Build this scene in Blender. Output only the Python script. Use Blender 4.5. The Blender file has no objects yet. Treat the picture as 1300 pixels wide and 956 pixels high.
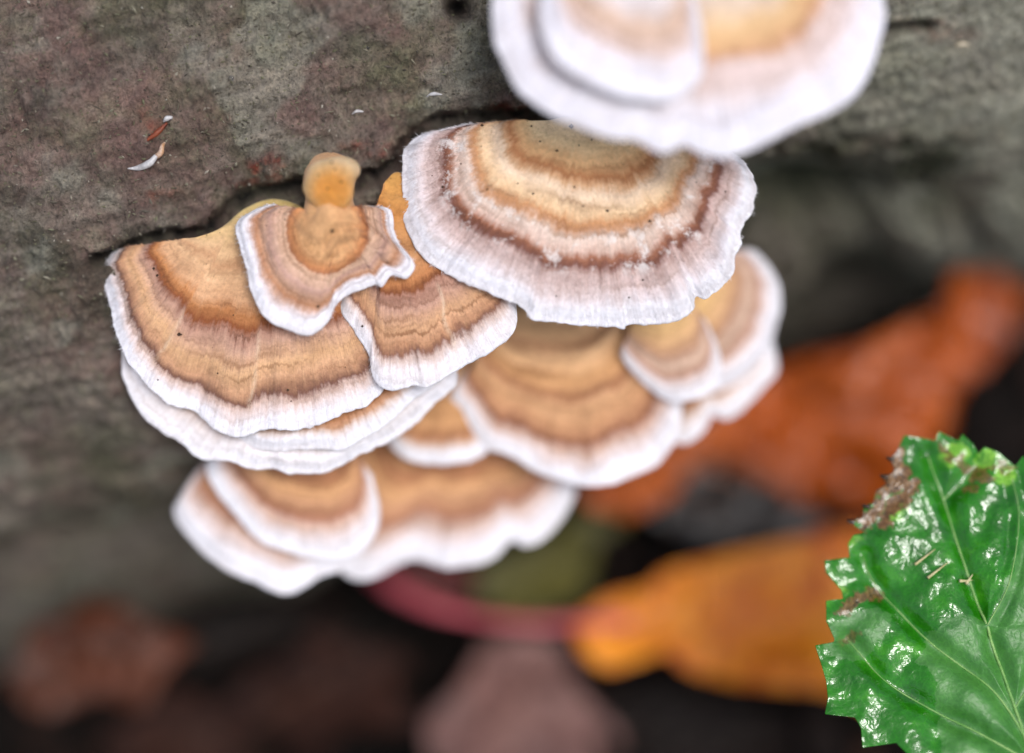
import bpy, math, random
import numpy as np
from mathutils import Matrix, Vector

# 1 Blender unit = 1 centimetre (a macro scene about 12 cm wide)
sc = bpy.context.scene
sc.unit_settings.system = 'METRIC'
sc.unit_settings.scale_length = 0.01
random.seed(7); RNG = np.random.default_rng(11)

# ------------------------------------------------------------------ camera
PITCH = math.radians(60)          # looking down on the log
FOC = 22.0                        # focus distance, cm
LENS = 67.0
RIGHT = np.array([1., 0, 0]); FWD = np.array([0, math.cos(PITCH), -math.sin(PITCH)])
UP = np.array([0, math.sin(PITCH), math.cos(PITCH)])
CAM = -FOC * FWD
K = 36.0 / LENS / 1300.0
cd = bpy.data.cameras.new('camera'); cam = bpy.data.objects.new('camera', cd); sc.collection.objects.link(cam)
cam.matrix_world = Matrix(((RIGHT[0], UP[0], -FWD[0], CAM[0]), (RIGHT[1], UP[1], -FWD[1], CAM[1]),
                           (RIGHT[2], UP[2], -FWD[2], CAM[2]), (0, 0, 0, 1)))
cd.lens = LENS; cd.sensor_width = 36; cd.sensor_fit = 'HORIZONTAL'
cd.clip_start = 0.5; cd.clip_end = 20000
cd.dof.use_dof = True; cd.dof.focus_distance = FOC - 0.55; cd.dof.aperture_fstop = LENS / 1000 / 2.1
sc.camera = cam

# ------------------------------------------------------------------ sky, sun, exposure (overcast)
SUN_EL, SUN_AZ = math.radians(64), math.radians(146)      # azimuth from +Y (behind the log): light comes from the viewer's side, a little from the right
w = bpy.data.worlds.new('World'); sc.world = w; w.use_nodes = True
wn = w.node_tree; bg = wn.nodes['Background']
sky = wn.nodes.new('ShaderNodeTexSky'); sky.sky_type = 'NISHITA'; sky.sun_disc = False
sky.sun_elevation = SUN_EL; sky.sun_rotation = SUN_AZ; sky.air_density = 1.0; sky.dust_density = 3.0; sky.ozone_density = 1.0
hs = wn.nodes.new('ShaderNodeHueSaturation'); hs.inputs['Saturation'].default_value = 0.58
wn.links.new(sky.outputs[0], hs.inputs['Color']); wn.links.new(hs.outputs[0], bg.inputs['Color'])
bg.inputs['Strength'].default_value = 0.15
sd = bpy.data.lights.new('sun', 'SUN'); sun = bpy.data.objects.new('sun', sd); sc.collection.objects.link(sun)
sd.energy = 1.5; sd.angle = math.radians(16); sd.color = (1.0, 0.98, 0.955)
sdir = Vector((math.sin(SUN_AZ) * math.cos(SUN_EL), math.cos(SUN_AZ) * math.cos(SUN_EL), math.sin(SUN_EL)))
sun.rotation_euler = sdir.to_track_quat('Z', 'Y').to_euler(); sun.location = sdir * 60
sc.view_settings.view_transform = 'Standard'; sc.view_settings.look = 'None'
sc.view_settings.exposure = 0.22; sc.view_settings.gamma = 1.0
sc.cycles.use_denoising = True; sc.cycles.use_adaptive_sampling = True; sc.cycles.adaptive_threshold = .02
sc.cycles.max_bounces = 4; sc.cycles.diffuse_bounces = 3; sc.cycles.glossy_bounces = 2; sc.cycles.transmission_bounces = 2; sc.cycles.transparent_max_bounces = 4

# ------------------------------------------------------------------ helpers
def ray(px, py):
    return (np.asarray(px, float) - 650) * K, (478 - np.asarray(py, float)) * K
def cpt(px, py, Z):                                   # a point of the place, given in the camera's axes
    x, y = ray(px, py); Z = np.asarray(Z, float) + 0 * x
    return np.stack([x * Z, y * Z, Z], -1)
def world(P):
    return CAM + P[..., 0:1] * RIGHT + P[..., 1:2] * UP + P[..., 2:3] * FWD
def hsh(i, j, k, seed):
    n = (i.astype(np.int64) * 374761393 + j.astype(np.int64) * 668265263 + k.astype(np.int64) * 2147483647 + seed * 1274126177) & 0xffffffff
    n = ((n ^ (n >> 13)) * 1274126177) & 0xffffffff
    n = ((n ^ (n >> 16)) * 2246822519) & 0xffffffff
    return ((n ^ (n >> 15)) & 0xffffff) / float(0xffffff) * 2 - 1
def vnoise(x, y=0., z=0., seed=0):
    x, y, z = np.broadcast_arrays(np.asarray(x, float), np.asarray(y, float), np.asarray(z, float))
    i, j, k = np.floor(x), np.floor(y), np.floor(z)
    f = lambda t: t * t * t * (t * (t * 6 - 15) + 10)
    u, v, q = f(x - i), f(y - j), f(z - k)
    r = 0
    for a in (0, 1):
        for b in (0, 1):
            for c in (0, 1):
                r = r + hsh(i + a, j + b, k + c, seed) * (u if a else 1 - u) * (v if b else 1 - v) * (q if c else 1 - q)
    return r
def fbm(x, y=0., z=0., seed=0, oct=4, gain=.5):
    r = 0; a = 1; f = 1
    for o in range(oct):
        r = r + a * vnoise(np.asarray(x) * f, np.asarray(y) * f, np.asarray(z) * f, seed + o * 17); a *= gain; f *= 2.03
    return r
def sst(e0, e1, x):
    t = np.clip((x - e0) / (e1 - e0), 0, 1); return t * t * (3 - 2 * t)
def spline(pts, n):                                   # Catmull-Rom, evenly spaced
    p = np.array(pts, float); p = np.vstack([2 * p[0] - p[1], p, 2 * p[-1] - p[-2]])
    out = []
    for i in range(1, len(p) - 2):
        t = np.linspace(0, 1, 24, endpoint=False)[:, None]
        a, b, c, d = p[i - 1], p[i], p[i + 1], p[i + 2]
        out.append(.5 * ((2 * b) + (c - a) * t + (2 * a - 5 * b + 4 * c - d) * t ** 2 + (3 * b - a - 3 * c + d) * t ** 3))
    q = np.vstack(out + [p[-2][None]])
    L = np.r_[0, np.cumsum(np.linalg.norm(np.diff(q, axis=0), axis=1))]
    s = np.linspace(0, L[-1], n)
    return np.stack([np.interp(s, L, q[:, k]) for k in range(q.shape[1])], -1)
def polyline(pts, n):
    p = np.array(pts, float); L = np.r_[0, np.cumsum(np.linalg.norm(np.diff(p, axis=0), axis=1))]
    s = np.linspace(0, L[-1], n)
    return np.stack([np.interp(s, L, p[:, k]) for k in range(p.shape[1])], -1)
def lin(*c):
    c = np.array(c, float) / 255.; r = np.where(c <= .04045, c / 12.92, ((c + .055) / 1.055) ** 2.4)
    return (float(r[0]), float(r[1]), float(r[2]), 1.0)

def new_mesh(name, V, F, mat=None, parent=None, attrs=None, uv=None, smooth=True, normals=None):
    """V (n,3) world, F (m,k) int array (quads or tris) -> one linked object"""
    V = np.asarray(V, float); F = np.asarray(F)
    org = np.array(parent.location) if parent is not None and parent.parent is None else np.zeros(3)
    if parent is not None and parent.parent is not None: org = np.array(parent.parent.location)
    me = bpy.data.meshes.new(name); k = F.shape[1]
    me.vertices.add(len(V)); me.vertices.foreach_set('co', (V - org).astype(np.float32).ravel())
    me.loops.add(F.size); me.loops.foreach_set('vertex_index', F.astype(np.int32).ravel())
    me.polygons.add(len(F)); me.polygons.foreach_set('loop_start', np.arange(0, F.size, k, dtype=np.int32))
    me.polygons.foreach_set('use_smooth', np.full(len(F), smooth))
    me.update(calc_edges=True)
    for an, val in (attrs or {}).items():
        at = me.attributes.new(an, 'FLOAT', 'POINT'); at.data.foreach_set('value', np.asarray(val, np.float32).ravel())
    if uv is not None:
        ul = me.uv_layers.new(name='fan'); ul.data.foreach_set('uv', np.asarray(uv, np.float32)[F.ravel()].ravel())
    if normals is not None and smooth:
        me.normals_split_custom_set_from_vertices(normals.astype(float).tolist())
    if mat: me.materials.append(mat)
    o = bpy.data.objects.new(name, me); sc.collection.objects.link(o)
    if parent is not None: o.parent = parent
    return o
def thing(name, label, cat, loc, group=None):
    o = bpy.data.objects.new(name, None); sc.collection.objects.link(o)
    o.location = tuple(float(v) for v in loc); o.empty_display_size = .3
    o['label'] = label; o['category'] = cat
    if group: o['group'] = group
    return o
def gridfaces(nr, ns, wrap=False, off=0):
    i = np.arange(nr - 1)[:, None]; j = np.arange(ns if wrap else ns - 1)[None]
    j2 = (j + 1) % ns
    return np.stack([i * ns + j, i * ns + j2, (i + 1) * ns + j2, (i + 1) * ns + j], -1).reshape(-1, 4) + off
def gridnormals(P):
    du = np.gradient(P, axis=1); dv = np.gradient(P, axis=0)
    n = np.cross(du, dv); return n / np.maximum(np.linalg.norm(n, axis=-1, keepdims=True), 1e-12)

# ------------------------------------------------------------------ material helpers
class NT:
    def __init__(s, name):
        s.m = bpy.data.materials.new(name); s.m.use_nodes = True; s.t = s.m.node_tree
        s.b = s.t.nodes['Principled BSDF']
    def n(s, kind, **kw):
        nd = s.t.nodes.new(kind)
        for k_, v in kw.items():
            if k_.startswith('i_'): nd.inputs[k_[2:].replace('_', ' ')].default_value = v
            else: setattr(nd, k_, v)
        return nd
    def l(s, a, b): s.t.links.new(a, b)
    def math(s, op, a, b=None, clamp=False):
        nd = s.n('ShaderNodeMath', operation=op, use_clamp=clamp)
        for i, v in enumerate((a, b)):
            if v is None: continue
            if hasattr(v, 'links'): s.l(v, nd.inputs[i])
            else: nd.inputs[i].default_value = v
        return nd.outputs[0]
    def attr(s, name):
        return s.n('ShaderNodeAttribute', attribute_name=name).outputs['Fac']
    def obj(s): return s.n('ShaderNodeTexCoord').outputs['Object']
    def noise(s, vec, scale, detail=3, rough=.5, dist=0.):
        nd = s.n('ShaderNodeTexNoise'); nd.inputs['Scale'].default_value = scale; nd.inputs['Detail'].default_value = detail
        nd.inputs['Roughness'].default_value = rough; nd.inputs['Distortion'].default_value = dist
        if vec is not None: s.l(vec, nd.inputs['Vector'])
        return nd.outputs['Fac']
    def mapping(s, vec, scale, rot=(0, 0, 0), loc=(0, 0, 0)):
        nd = s.n('ShaderNodeMapping'); nd.inputs['Scale'].default_value = scale; nd.inputs['Rotation'].default_value = rot
        nd.inputs['Location'].default_value = loc; s.l(vec, nd.inputs['Vector']); return nd.outputs[0]
    def ramp(s, fac, stops, interp='LINEAR'):
        nd = s.n('ShaderNodeValToRGB'); cr = nd.color_ramp; cr.interpolation = interp
        while len(cr.elements) > 1: cr.elements.remove(cr.elements[-1])
        cr.elements[0].position = stops[0][0]; cr.elements[0].color = stops[0][1]
        for p, c in stops[1:]:
            e = cr.elements.new(p); e.color = c
        s.l(fac, nd.inputs[0]); return nd.outputs[0]
    def mix(s, fac, a, b, blend='MIX'):
        nd = s.n('ShaderNodeMix', data_type='RGBA', blend_type=blend)
        for v, i in ((fac, 0), (a, 6), (b, 7)):
            if hasattr(v, 'links'): s.l(v, nd.inputs[i])
            else: nd.inputs[i].default_value = v
        return nd.outputs[2]
    def rng(s, v, a, b, c, d):
        nd = s.n('ShaderNodeMapRange'); s.l(v, nd.inputs[0])
        for i, x in enumerate((a, b, c, d)): nd.inputs[i + 1].default_value = x
        return nd.outputs[0]
    def bump(s, h, strength, dist):
        nd = s.n('ShaderNodeBump'); nd.inputs['Strength'].default_value = strength; nd.inputs['Distance'].default_value = dist
        s.l(h, nd.inputs['Height']); s.l(nd.outputs[0], s.b.inputs['Normal']); return nd
    def set(s, **kw):
        for k_, v in kw.items():
            inp = s.b.inputs[k_.replace('_', ' ')]
            if hasattr(v, 'links'): s.l(v, inp)
            else: inp.default_value = v

# ------------------------------------------------------------------ the log's shape
ALPHA = math.radians(15.0); R0 = 10.0; ZAX = 31.4
AX = np.array([math.cos(ALPHA), math.sin(ALPHA), 0]); BX = np.array([math.sin(ALPHA), -math.cos(ALPHA), 0])
P0 = cpt(130, 330, FOC)
A0 = np.array([P0[0], P0[1], 0]) - BX * R0 * math.sin(math.radians(20)); A0 = np.array([A0[0], A0[1], ZAX])
def logR(t, ph):                                      # radius without fine relief; t along the axis (cm), ph round it
    R = R0 * (1 - (.185 + .155 * sst(.5, 10.0, t)) * sst(.42, 1.15, ph))
    R = R + .22 * np.sin(ph * 2.3 + t * .31) + .13 * vnoise(t * .3, ph * 2.2, seed=3)
    return R
def log_hit(px, py):                                  # depth of the (smooth) log along a view ray
    x, y = ray(px, py); Z = np.full(np.shape(x), 18.0); hit = np.full(np.shape(x), np.nan)
    for zz in np.arange(18, 34, .04):
        P = np.stack([x * zz, y * zz, zz + 0 * x], -1) - A0
        t = P @ AX; bb = P @ BX; cc = -P[..., 2]
        rr = np.hypot(bb, cc); ph = np.arctan2(bb, cc)
        ins = (rr < logR(t, ph)) & np.isnan(hit)
        hit = np.where(ins, zz, hit)
    return hit
def log_tp(px, py):
    Z = log_hit(px, py); P = cpt(px, py, Z) - A0
    return P @ AX, np.arctan2(P @ BX, -P[..., 2])
def logpt(t, ph, R):
    t = np.asarray(t)[..., None]; ph = np.asarray(ph)[..., None]; R = np.asarray(R)[..., None]
    return A0 + AX * t + R * (BX * np.sin(ph) - np.array([0, 0, 1.]) * np.cos(ph))
def project(P):
    return 650 + P[..., 0] / P[..., 2] / K, 478 - P[..., 1] / P[..., 2] / K
def pdist(px, py, pts):                               # distance to a polyline
    d = np.full(np.shape(px), 1e9)
    for (x0, y0), (x1, y1) in zip(pts[:-1], pts[1:]):
        vx, vy = x1 - x0, y1 - y0; q = np.clip(((px - x0) * vx + (py - y0) * vy) / (vx * vx + vy * vy + 1e-9), 0, 1)
        d = np.minimum(d, np.hypot(px - x0 - q * vx, py - y0 - q * vy))
    return d
def inpoly(px, py, pts):
    c = np.zeros(np.shape(px), bool)
    for (x0, y0), (x1, y1) in zip(pts, pts[1:] + pts[:1]):
        if y0 == y1: continue
        c ^= ((y0 > py) != (y1 > py)) & (px < (x1 - x0) * (py - y0) / (y1 - y0) + x0)
    return c

# ------------------------------------------------------------------ materials
def mat_log():
    n = NT('weathered_bark'); o = n.obj()
    ob = n.mapping(o, (1, 1, 1), (0, 0, 0))
    big = n.noise(ob, .55, 4, .6); mid = n.noise(ob, 2.2, 5, .65); fib = n.attr('fibre'); fine = n.noise(ob, 26, 5, .7); grit = n.noise(ob, 9, 4, .7)
    base = n.ramp(mid, [(.25, lin(80, 71, 65)), (.42, lin(108, 98, 90)), (.55, lin(126, 117, 106)), (.7, lin(148, 140, 128))])
    red = n.ramp(n.math('ADD', n.noise(n.mapping(o, (1.1, 1.1, 1.1), loc=(7, 3, 1)), .8, 4, .6), n.attr('warm')), [(.44, (0, 0, 0, 1)), (.66, (.6, .6, .6, 1))])
    base = n.mix(red, base, lin(122, 90, 85))
    grn = n.ramp(n.noise(n.mapping(o, (1, 1, 1), loc=(2, 9, 5)), .95, 5, .65), [(.46, (0, 0, 0, 1)), (.68, (.75, .75, .75, 1))])
    base = n.mix(grn, base, lin(102, 104, 80))
    base = n.mix(n.attr('moss_shade'), base, lin(36, 44, 24))
    base = n.mix(n.attr('pale'), base, lin(152, 152, 138))
    base = n.mix(n.attr('rust'), base, lin(140, 62, 44))
    base = n.mix(n.attr('stain_shade'), base, lin(20, 16, 16))
    v = n.ramp(n.math('ADD', n.math('MULTIPLY', fine, .6), n.math('MULTIPLY', grit, .4)), [(.34, (.34, .34, .33, 1)), (.5, (.95, .95, .95, 1)), (.68, (1.55, 1.53, 1.48, 1))])
    base = n.mix(1.0, base, v, 'MULTIPLY')
    fm = n.ramp(fib, [(.2, (.7, .69, .68, 1)), (.5, (1, 1, 1, 1)), (.9, (1.2, 1.19, 1.16, 1))])
    base = n.mix(.8, base, fm, 'MULTIPLY')
    n.set(Base_Color=base, Roughness=n.rng(grit, .3, .7, .45, .9)); n.b.inputs['Specular IOR Level'].default_value = .35
    h = n.math('ADD', fine, n.math('MULTIPLY', grit, 1.2))
    n.bump(h, .85, .06)
    return n.m
def mat_bracket(name, stops, seed, wob=.05, fib=.35, frost=0.):
    n = NT(name); uvn = n.n('ShaderNodeUVMap', uv_map='fan').outputs[0]
    sep = n.n('ShaderNodeSeparateXYZ'); n.l(uvn, sep.inputs[0]); v = sep.outputs['Y']
    o = n.mapping(n.obj(), (1, 1, 1), loc=(seed * 3.1, seed * 1.7, 0))
    w1 = n.math('MULTIPLY', n.math('SUBTRACT', n.noise(o, 1.1, 2), .5), wob * 2)
    strand = n.noise(n.mapping(uvn, (11, 2.2, 1), loc=(seed, 0, seed)), 1.0, 5, .65)
    fine = n.noise(n.mapping(uvn, (38, 7, 1), loc=(seed, 0, seed)), 1.0, 3, .6)
    w2 = n.math('MULTIPLY', n.math('SUBTRACT', strand, .5), .085)
    w2 = n.math('ADD', w2, n.math('MULTIPLY', n.math('SUBTRACT', n.noise(o, 4.5, 3, .6), .5), .06))
    vv = n.math('ADD', n.math('ADD', n.attr('band'), w1), w2)
    edge = n.math('GREATER_THAN', v, .995)
    vv = n.math('MAXIMUM', vv, edge)
    col = n.ramp(vv, stops)
    mott = n.ramp(n.noise(o, 3.2, 4, .65), [(.3, (.74, .70, .68, 1)), (.52, (1, 1, 1, 1)), (.72, (1.10, 1.10, 1.12, 1))])
    away = n.rng(v, .8, .93, 1.0, .42)
    cmb = n.n('ShaderNodeCombineXYZ'); n.l(n.math('MULTIPLY', vv, 30.0), cmb.inputs[0]); n.l(n.math('MULTIPLY', sep.outputs['X'], .35), cmb.inputs[1]); cmb.inputs[2].default_value = seed * 1.3
    zn = n.ramp(n.noise(cmb.outputs[0], 1.0, 2, .6), [(.28, (.60, .53, .48, 1)), (.45, (.96, .95, .94, 1)), (.58, (1.03, 1.03, 1.03, 1)), (.72, (1.14, 1.16, 1.2, 1))])
    col = n.mix(n.math('MULTIPLY', away, n.rng(v, .1, .45, .35, 1.0)), col, n.mix(1.0, col, zn, 'MULTIPLY'))
    col = n.mix(away, col, mott, 'MULTIPLY') if False else n.mix(n.math('MULTIPLY', away, .8), col, n.mix(1.0, col, mott, 'MULTIPLY'))
    fade = n.rng(v, .2, .65, .05, 1.0)
    fr = n.ramp(strand, [(.28, (.70, .66, .64, 1)), (.5, (1, 1, 1, 1)), (.75, (1.14, 1.14, 1.15, 1))])
    col = n.mix(n.math('MULTIPLY', fade, fib), col, n.mix(1.0, col, fr, 'MULTIPLY'))
    fr2 = n.ramp(fine, [(.3, (.78, .77, .77, 1)), (.55, (1, 1, 1, 1)), (.75, (1.12, 1.12, 1.12, 1))])
    col = n.mix(n.math('MULTIPLY', fade, .6), col, n.mix(1.0, col, fr2, 'MULTIPLY'))
    g2 = n.ramp(n.noise(o, 24, 4, .65), [(.3, (.80, .78, .76, 1)), (.5, (1, 1, 1, 1)), (.7, (1.1, 1.1, 1.1, 1))])
    col = n.mix(n.math('MULTIPLY', away, .8), col, n.mix(1.0, col, g2, 'MULTIPLY'))
    col = n.mix(n.math('MULTIPLY', n.attr('seam'), .5), col, lin(228, 206, 180))
    if frost:
        zone = n.ramp(v, [(.52, (0, 0, 0, 1)), (.62, (1, 1, 1, 1)), (.74, (1, 1, 1, 1)), (.8, (0, 0, 0, 1))])
        fz = n.ramp(n.noise(o, 4.2, 5, .74), [(.535, (0, 0, 0, 1)), (.63, (1, 1, 1, 1))])
        col = n.mix(n.math('MULTIPLY', n.math('MULTIPLY', zone, fz), frost), col, lin(238, 232, 230))
    n.set(Base_Color=col, Roughness=.75); n.b.inputs['Specular IOR Level'].default_value = .25
    n.b.inputs['Sheen Weight'].default_value = .18; n.b.inputs['Sheen Roughness'].default_value = .5
    n.b.inputs['Subsurface Weight'].default_value = 0
    n.bump(n.math('ADD', n.math('MULTIPLY', n.math('MULTIPLY', fade, strand), 1.3), n.math('ADD', n.math('MULTIPLY', fine, fade), n.noise(o, 22, 4, .65))), .5, .03)
    return n.m
def mat_plain(name, c0, c1, scale=3., rough=.6, spec=.4, bump=.3, bdist=.03, trans=0.):
    n = NT(name); o = n.obj()
    a = n.noise(o, scale, 5, .65); b = n.noise(o, scale * 6, 4, .6)
    col = n.ramp(a, [(.32, c0), (.66, c1)])
    col = n.mix(.5, col, n.mix(1.0, col, n.ramp(b, [(.3, (.6, .6, .6, 1)), (.7, (1.3, 1.3, 1.3, 1))]), 'MULTIPLY'))
    n.set(Base_Color=col, Roughness=rough); n.b.inputs['Specular IOR Level'].default_value = spec
    if trans: n.b.inputs['Subsurface Weight'].default_value = trans; n.b.inputs['Subsurface Radius'].default_value = (.1, .05, .02)
    n.bump(n.math('ADD', a, b), bump, bdist)
    return n.m
M_LOG = mat_log()
M_PORE = mat_plain('cream_pore_surface', lin(222, 212, 194), lin(240, 234, 222), 8, .8, .2)
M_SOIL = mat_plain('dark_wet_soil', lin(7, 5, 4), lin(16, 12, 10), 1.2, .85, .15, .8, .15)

# ------------------------------------------------------------------ ground
def ground_z(x, y):                                   # height of the soil; banked against the log and rising with it
    return GZ0 + GSX * np.clip(x, -14, 18) + GSY * np.clip(y, -14, 18)
def ground_depth(px, py):
    x, y = ray(px, py); d = x[..., None] * RIGHT + y[..., None] * UP + FWD
    return (GZ0 + GSX * CAM[0] + GSY * CAM[1] - CAM[2]) / (d[..., 2] - GSX * d[..., 0] - GSY * d[..., 1])
GSX, GSY = .19, .12
_p = world(cpt(650., 800., 29.5)); GZ0 = _p[2] - GSX * _p[0] - GSY * _p[1]
g = np.r_[-3000, -600, -150, -60, np.linspace(-30, 30, 121), 60, 150, 600, 3000]
gx, gy = np.meshgrid(g, g)
gz = ground_z(gx, gy) + (.5 * fbm(gx * .5, gy * .5, seed=5) + .2 * fbm(gx * 2, gy * 2, seed=6)) * (np.hypot(gx, gy) < 60)
go = new_mesh('ground', np.stack([gx, gy, gz], -1).reshape(-1, 3), gridfaces(len(g), len(g)), M_SOIL); go['kind'] = 'structure'

# ------------------------------------------------------------------ the log
def build_log():
    t = np.r_[np.linspace(-22, -3.2, 40), np.linspace(-3, 14.5, 820), np.linspace(14.7, 32, 36)]
    ph = np.r_[np.linspace(-2.6, -.55, 30), np.linspace(-.5, 1.55, 520), np.linspace(1.6, 2 * math.pi - 2.6, 45)[:-1]]
    T, PH = np.meshgrid(t, ph)
    R = logR(T, PH); A = PH * R0
    px, py = project(logpt(T, PH, R))
    front = np.cos(PH) > .05
    wx, wy = px + 14 * fbm(px / 35, py / 35, seed=8), py + 10 * fbm(px / 35, py / 35, seed=9)
    far = sst(2.0, 1.2, np.abs(PH - .5)) * .8 + .2
    fibre = fbm(T * 1.9 + 2 * vnoise(T * .4, A * .5, seed=1), A * 9, seed=21, oct=4, gain=.6)
    D = .16 * fbm(T * .55, A * .75, seed=22, oct=3) + .022 * fbm(T * 2.6 + .7 * A, A * 3.8 - .5 * T, seed=23, oct=3)
    D = D + far * (.020 * fibre + .034 * fbm(T * 5, A * 7.5, seed=26, oct=2) + .040 * fbm(T * 12, A * 15, seed=24, oct=4, gain=.7))
    # the hollow under the right-hand side and its pale ridge
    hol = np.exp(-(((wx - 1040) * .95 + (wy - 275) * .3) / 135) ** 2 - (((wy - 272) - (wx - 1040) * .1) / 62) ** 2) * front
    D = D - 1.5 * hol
    rid = np.exp(-((wy - 306 + (wx - 1200) * .12) / 34) ** 2) * sst(1040, 1180, wx) * front
    D = D + .65 * rid
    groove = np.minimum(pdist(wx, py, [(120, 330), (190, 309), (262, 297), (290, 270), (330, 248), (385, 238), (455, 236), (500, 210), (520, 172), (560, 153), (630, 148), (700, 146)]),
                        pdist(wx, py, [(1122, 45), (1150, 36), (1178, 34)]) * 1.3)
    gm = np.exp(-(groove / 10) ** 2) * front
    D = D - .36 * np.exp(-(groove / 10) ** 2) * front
    pit = np.exp(-(((px - 580) / 14) ** 2 + ((py - 9) / 13) ** 2)) * front
    D = D - .5 * pit
    crk = sst(.55, .85, 1 - np.abs(fbm(T * .9, A * 4.0, seed=31, oct=3)) * 3.2) * far
    D = D - .03 * crk
    att = {}
    att['fibre'] = np.clip(.5 + .45 * fibre, 0, 1)
    att['moss_shade'] = np.clip(.95 * hol + .5 * np.exp(-(((wx - 1170) / 120) ** 2 + ((wy - 225) / 38) ** 2)) * front  # mossy patches; in the hollow the dark green also paints in its shade
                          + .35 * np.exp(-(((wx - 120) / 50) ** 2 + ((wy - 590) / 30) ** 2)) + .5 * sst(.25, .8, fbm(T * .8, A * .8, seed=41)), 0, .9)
    att['warm'] = .13 * np.exp(-(((wx - 330) / 330) ** 2 + ((wy - 90) / 170) ** 2)) + .05 * np.exp(-(((wx - 60) / 150) ** 2 + ((wy - 430) / 120) ** 2)) - .12 * sst(850, 1050, wx)
    att['pale'] = np.clip(.75 * rid + .55 * sst(960, 1120, wx) * sst(205, 150, wy) * front + .5 * sst(.35, .8, fbm(T * .9 + 5, A * 1.2, seed=42)), 0, .8)
    rust = sum(np.exp(-(((wx - x) / a) ** 2 + ((wy - y) / b) ** 2)) * k for x, y, a, b, k in
               [(338, 212, 14, 14, .9), (328, 236, 22, 9, .8), (205, 247, 22, 10, .5), (480, 186, 40, 10, .55), (655, 132, 26, 8, .8), (196, 165, 16, 18, .5), (640, 140, 30, 6, .5), (255, 330, 30, 8, .4), (1195, 40, 50, 10, .35)])
    att['rust'] = np.clip(rust * (.6 + .7 * fbm(px / 9, py / 7, seed=44)), 0, .9)
    att['stain_shade'] = np.clip(np.exp(-(groove / 6.5) ** 2) * front * (.8 + .5 * fbm(px / 14, py / 14, seed=45)) + pit * 1.2, 0, 1)  # dark stain line plus gap shade painted into the grooves and the pit
    P = logpt(T, PH, R + D)
    global BARK; vis = front & (px > -60) & (px < 1360) & (py > -60) & (py < 960); BARK = (px[vis], py[vis], P[vis])
    n_r, n_t = T.shape
    F = np.vstack([gridfaces(n_r, n_t), np.stack([np.full(n_t - 1, (n_r - 1)) * n_t + np.arange(n_t - 1), np.full(n_t - 1, (n_r - 1)) * n_t + np.arange(1, n_t), np.arange(1, n_t), np.arange(n_t - 1)], -1)])
    c = world(A0)
    root = thing('fallen_log', 'thick weathered grey brown log carrying the bracket fungi', 'log', c)
    V = world(P.reshape(-1, 3))
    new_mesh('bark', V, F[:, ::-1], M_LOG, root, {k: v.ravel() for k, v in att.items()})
    for col, tt in ((0, t[0]), (n_t - 1, t[-1])):     # sawn ends, out of the picture
        ring = V.reshape(n_r, n_t, 3)[:, col]; cc = world(A0 + AX * tt)
        vv = np.vstack([ring, cc[None]]); ff = np.array([[i, (i + 1) % n_r, n_r] for i in range(n_r)])
        new_mesh('cut_end', vv, ff, M_LOG, root, {'fibre': np.full(len(vv), .5)}, smooth=False)
    # loose algae grains and wood fibres lying on the bark
    m = 42000
    i = RNG.integers(32, 32 + 515, m); j = RNG.integers(44, 44 + 810, m)
    Pg = world(P[i, j]); Nn = world(P[i, j]) - world(A0 + AX * t[j][:, None]); Nn /= np.linalg.norm(Nn, axis=1, keepdims=True)
    axw = world(AX[None]) - world(np.zeros((1, 3))); axw = axw[0]
    ang = RNG.normal(0, .9, m); side = np.cross(Nn, axw); side /= np.linalg.norm(side, axis=1, keepdims=True)
    d1 = axw * np.cos(ang)[:, None] + side * np.sin(ang)[:, None]; d2 = np.cross(Nn, d1)
    L = RNG.gamma(2.0, .0085, m)[:, None] + .008; W = RNG.uniform(.006, .018, m)[:, None]; H = RNG.uniform(.008, .03, m)[:, None]
    tilt = RNG.normal(0, .35, m)[:, None]
    e = d1 + Nn * tilt
    q = [Pg - e * L, Pg + d2 * W, Pg + e * L, Pg - d2 * W, Pg + Nn * H]
    Vg = np.stack(q, 1).reshape(-1, 3); b5 = np.arange(m)[:, None] * 5
    Fg = np.concatenate([b5 + np.array([0, 1, 4]), b5 + np.array([1, 2, 4]), b5 + np.array([2, 3, 4]), b5 + np.array([3, 0, 4])], 0)
    ng = NT('algae_grains'); tone = ng.attr('tone')
    ng.set(Base_Color=ng.ramp(tone, [(0, lin(58, 52, 46)), (.35, lin(100, 92, 80)), (.6, lin(108, 108, 82)), (.85, lin(144, 136, 122)), (1, lin(182, 176, 164))]), Roughness=.7)
    gr = new_mesh('bark_grains', Vg, Fg, ng.m, root, {'tone': np.repeat(RNG.beta(2, 2.4, m), 5)}, smooth=False)
    gr['kind'] = 'stuff'
    return root
LOG = build_log()

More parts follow.
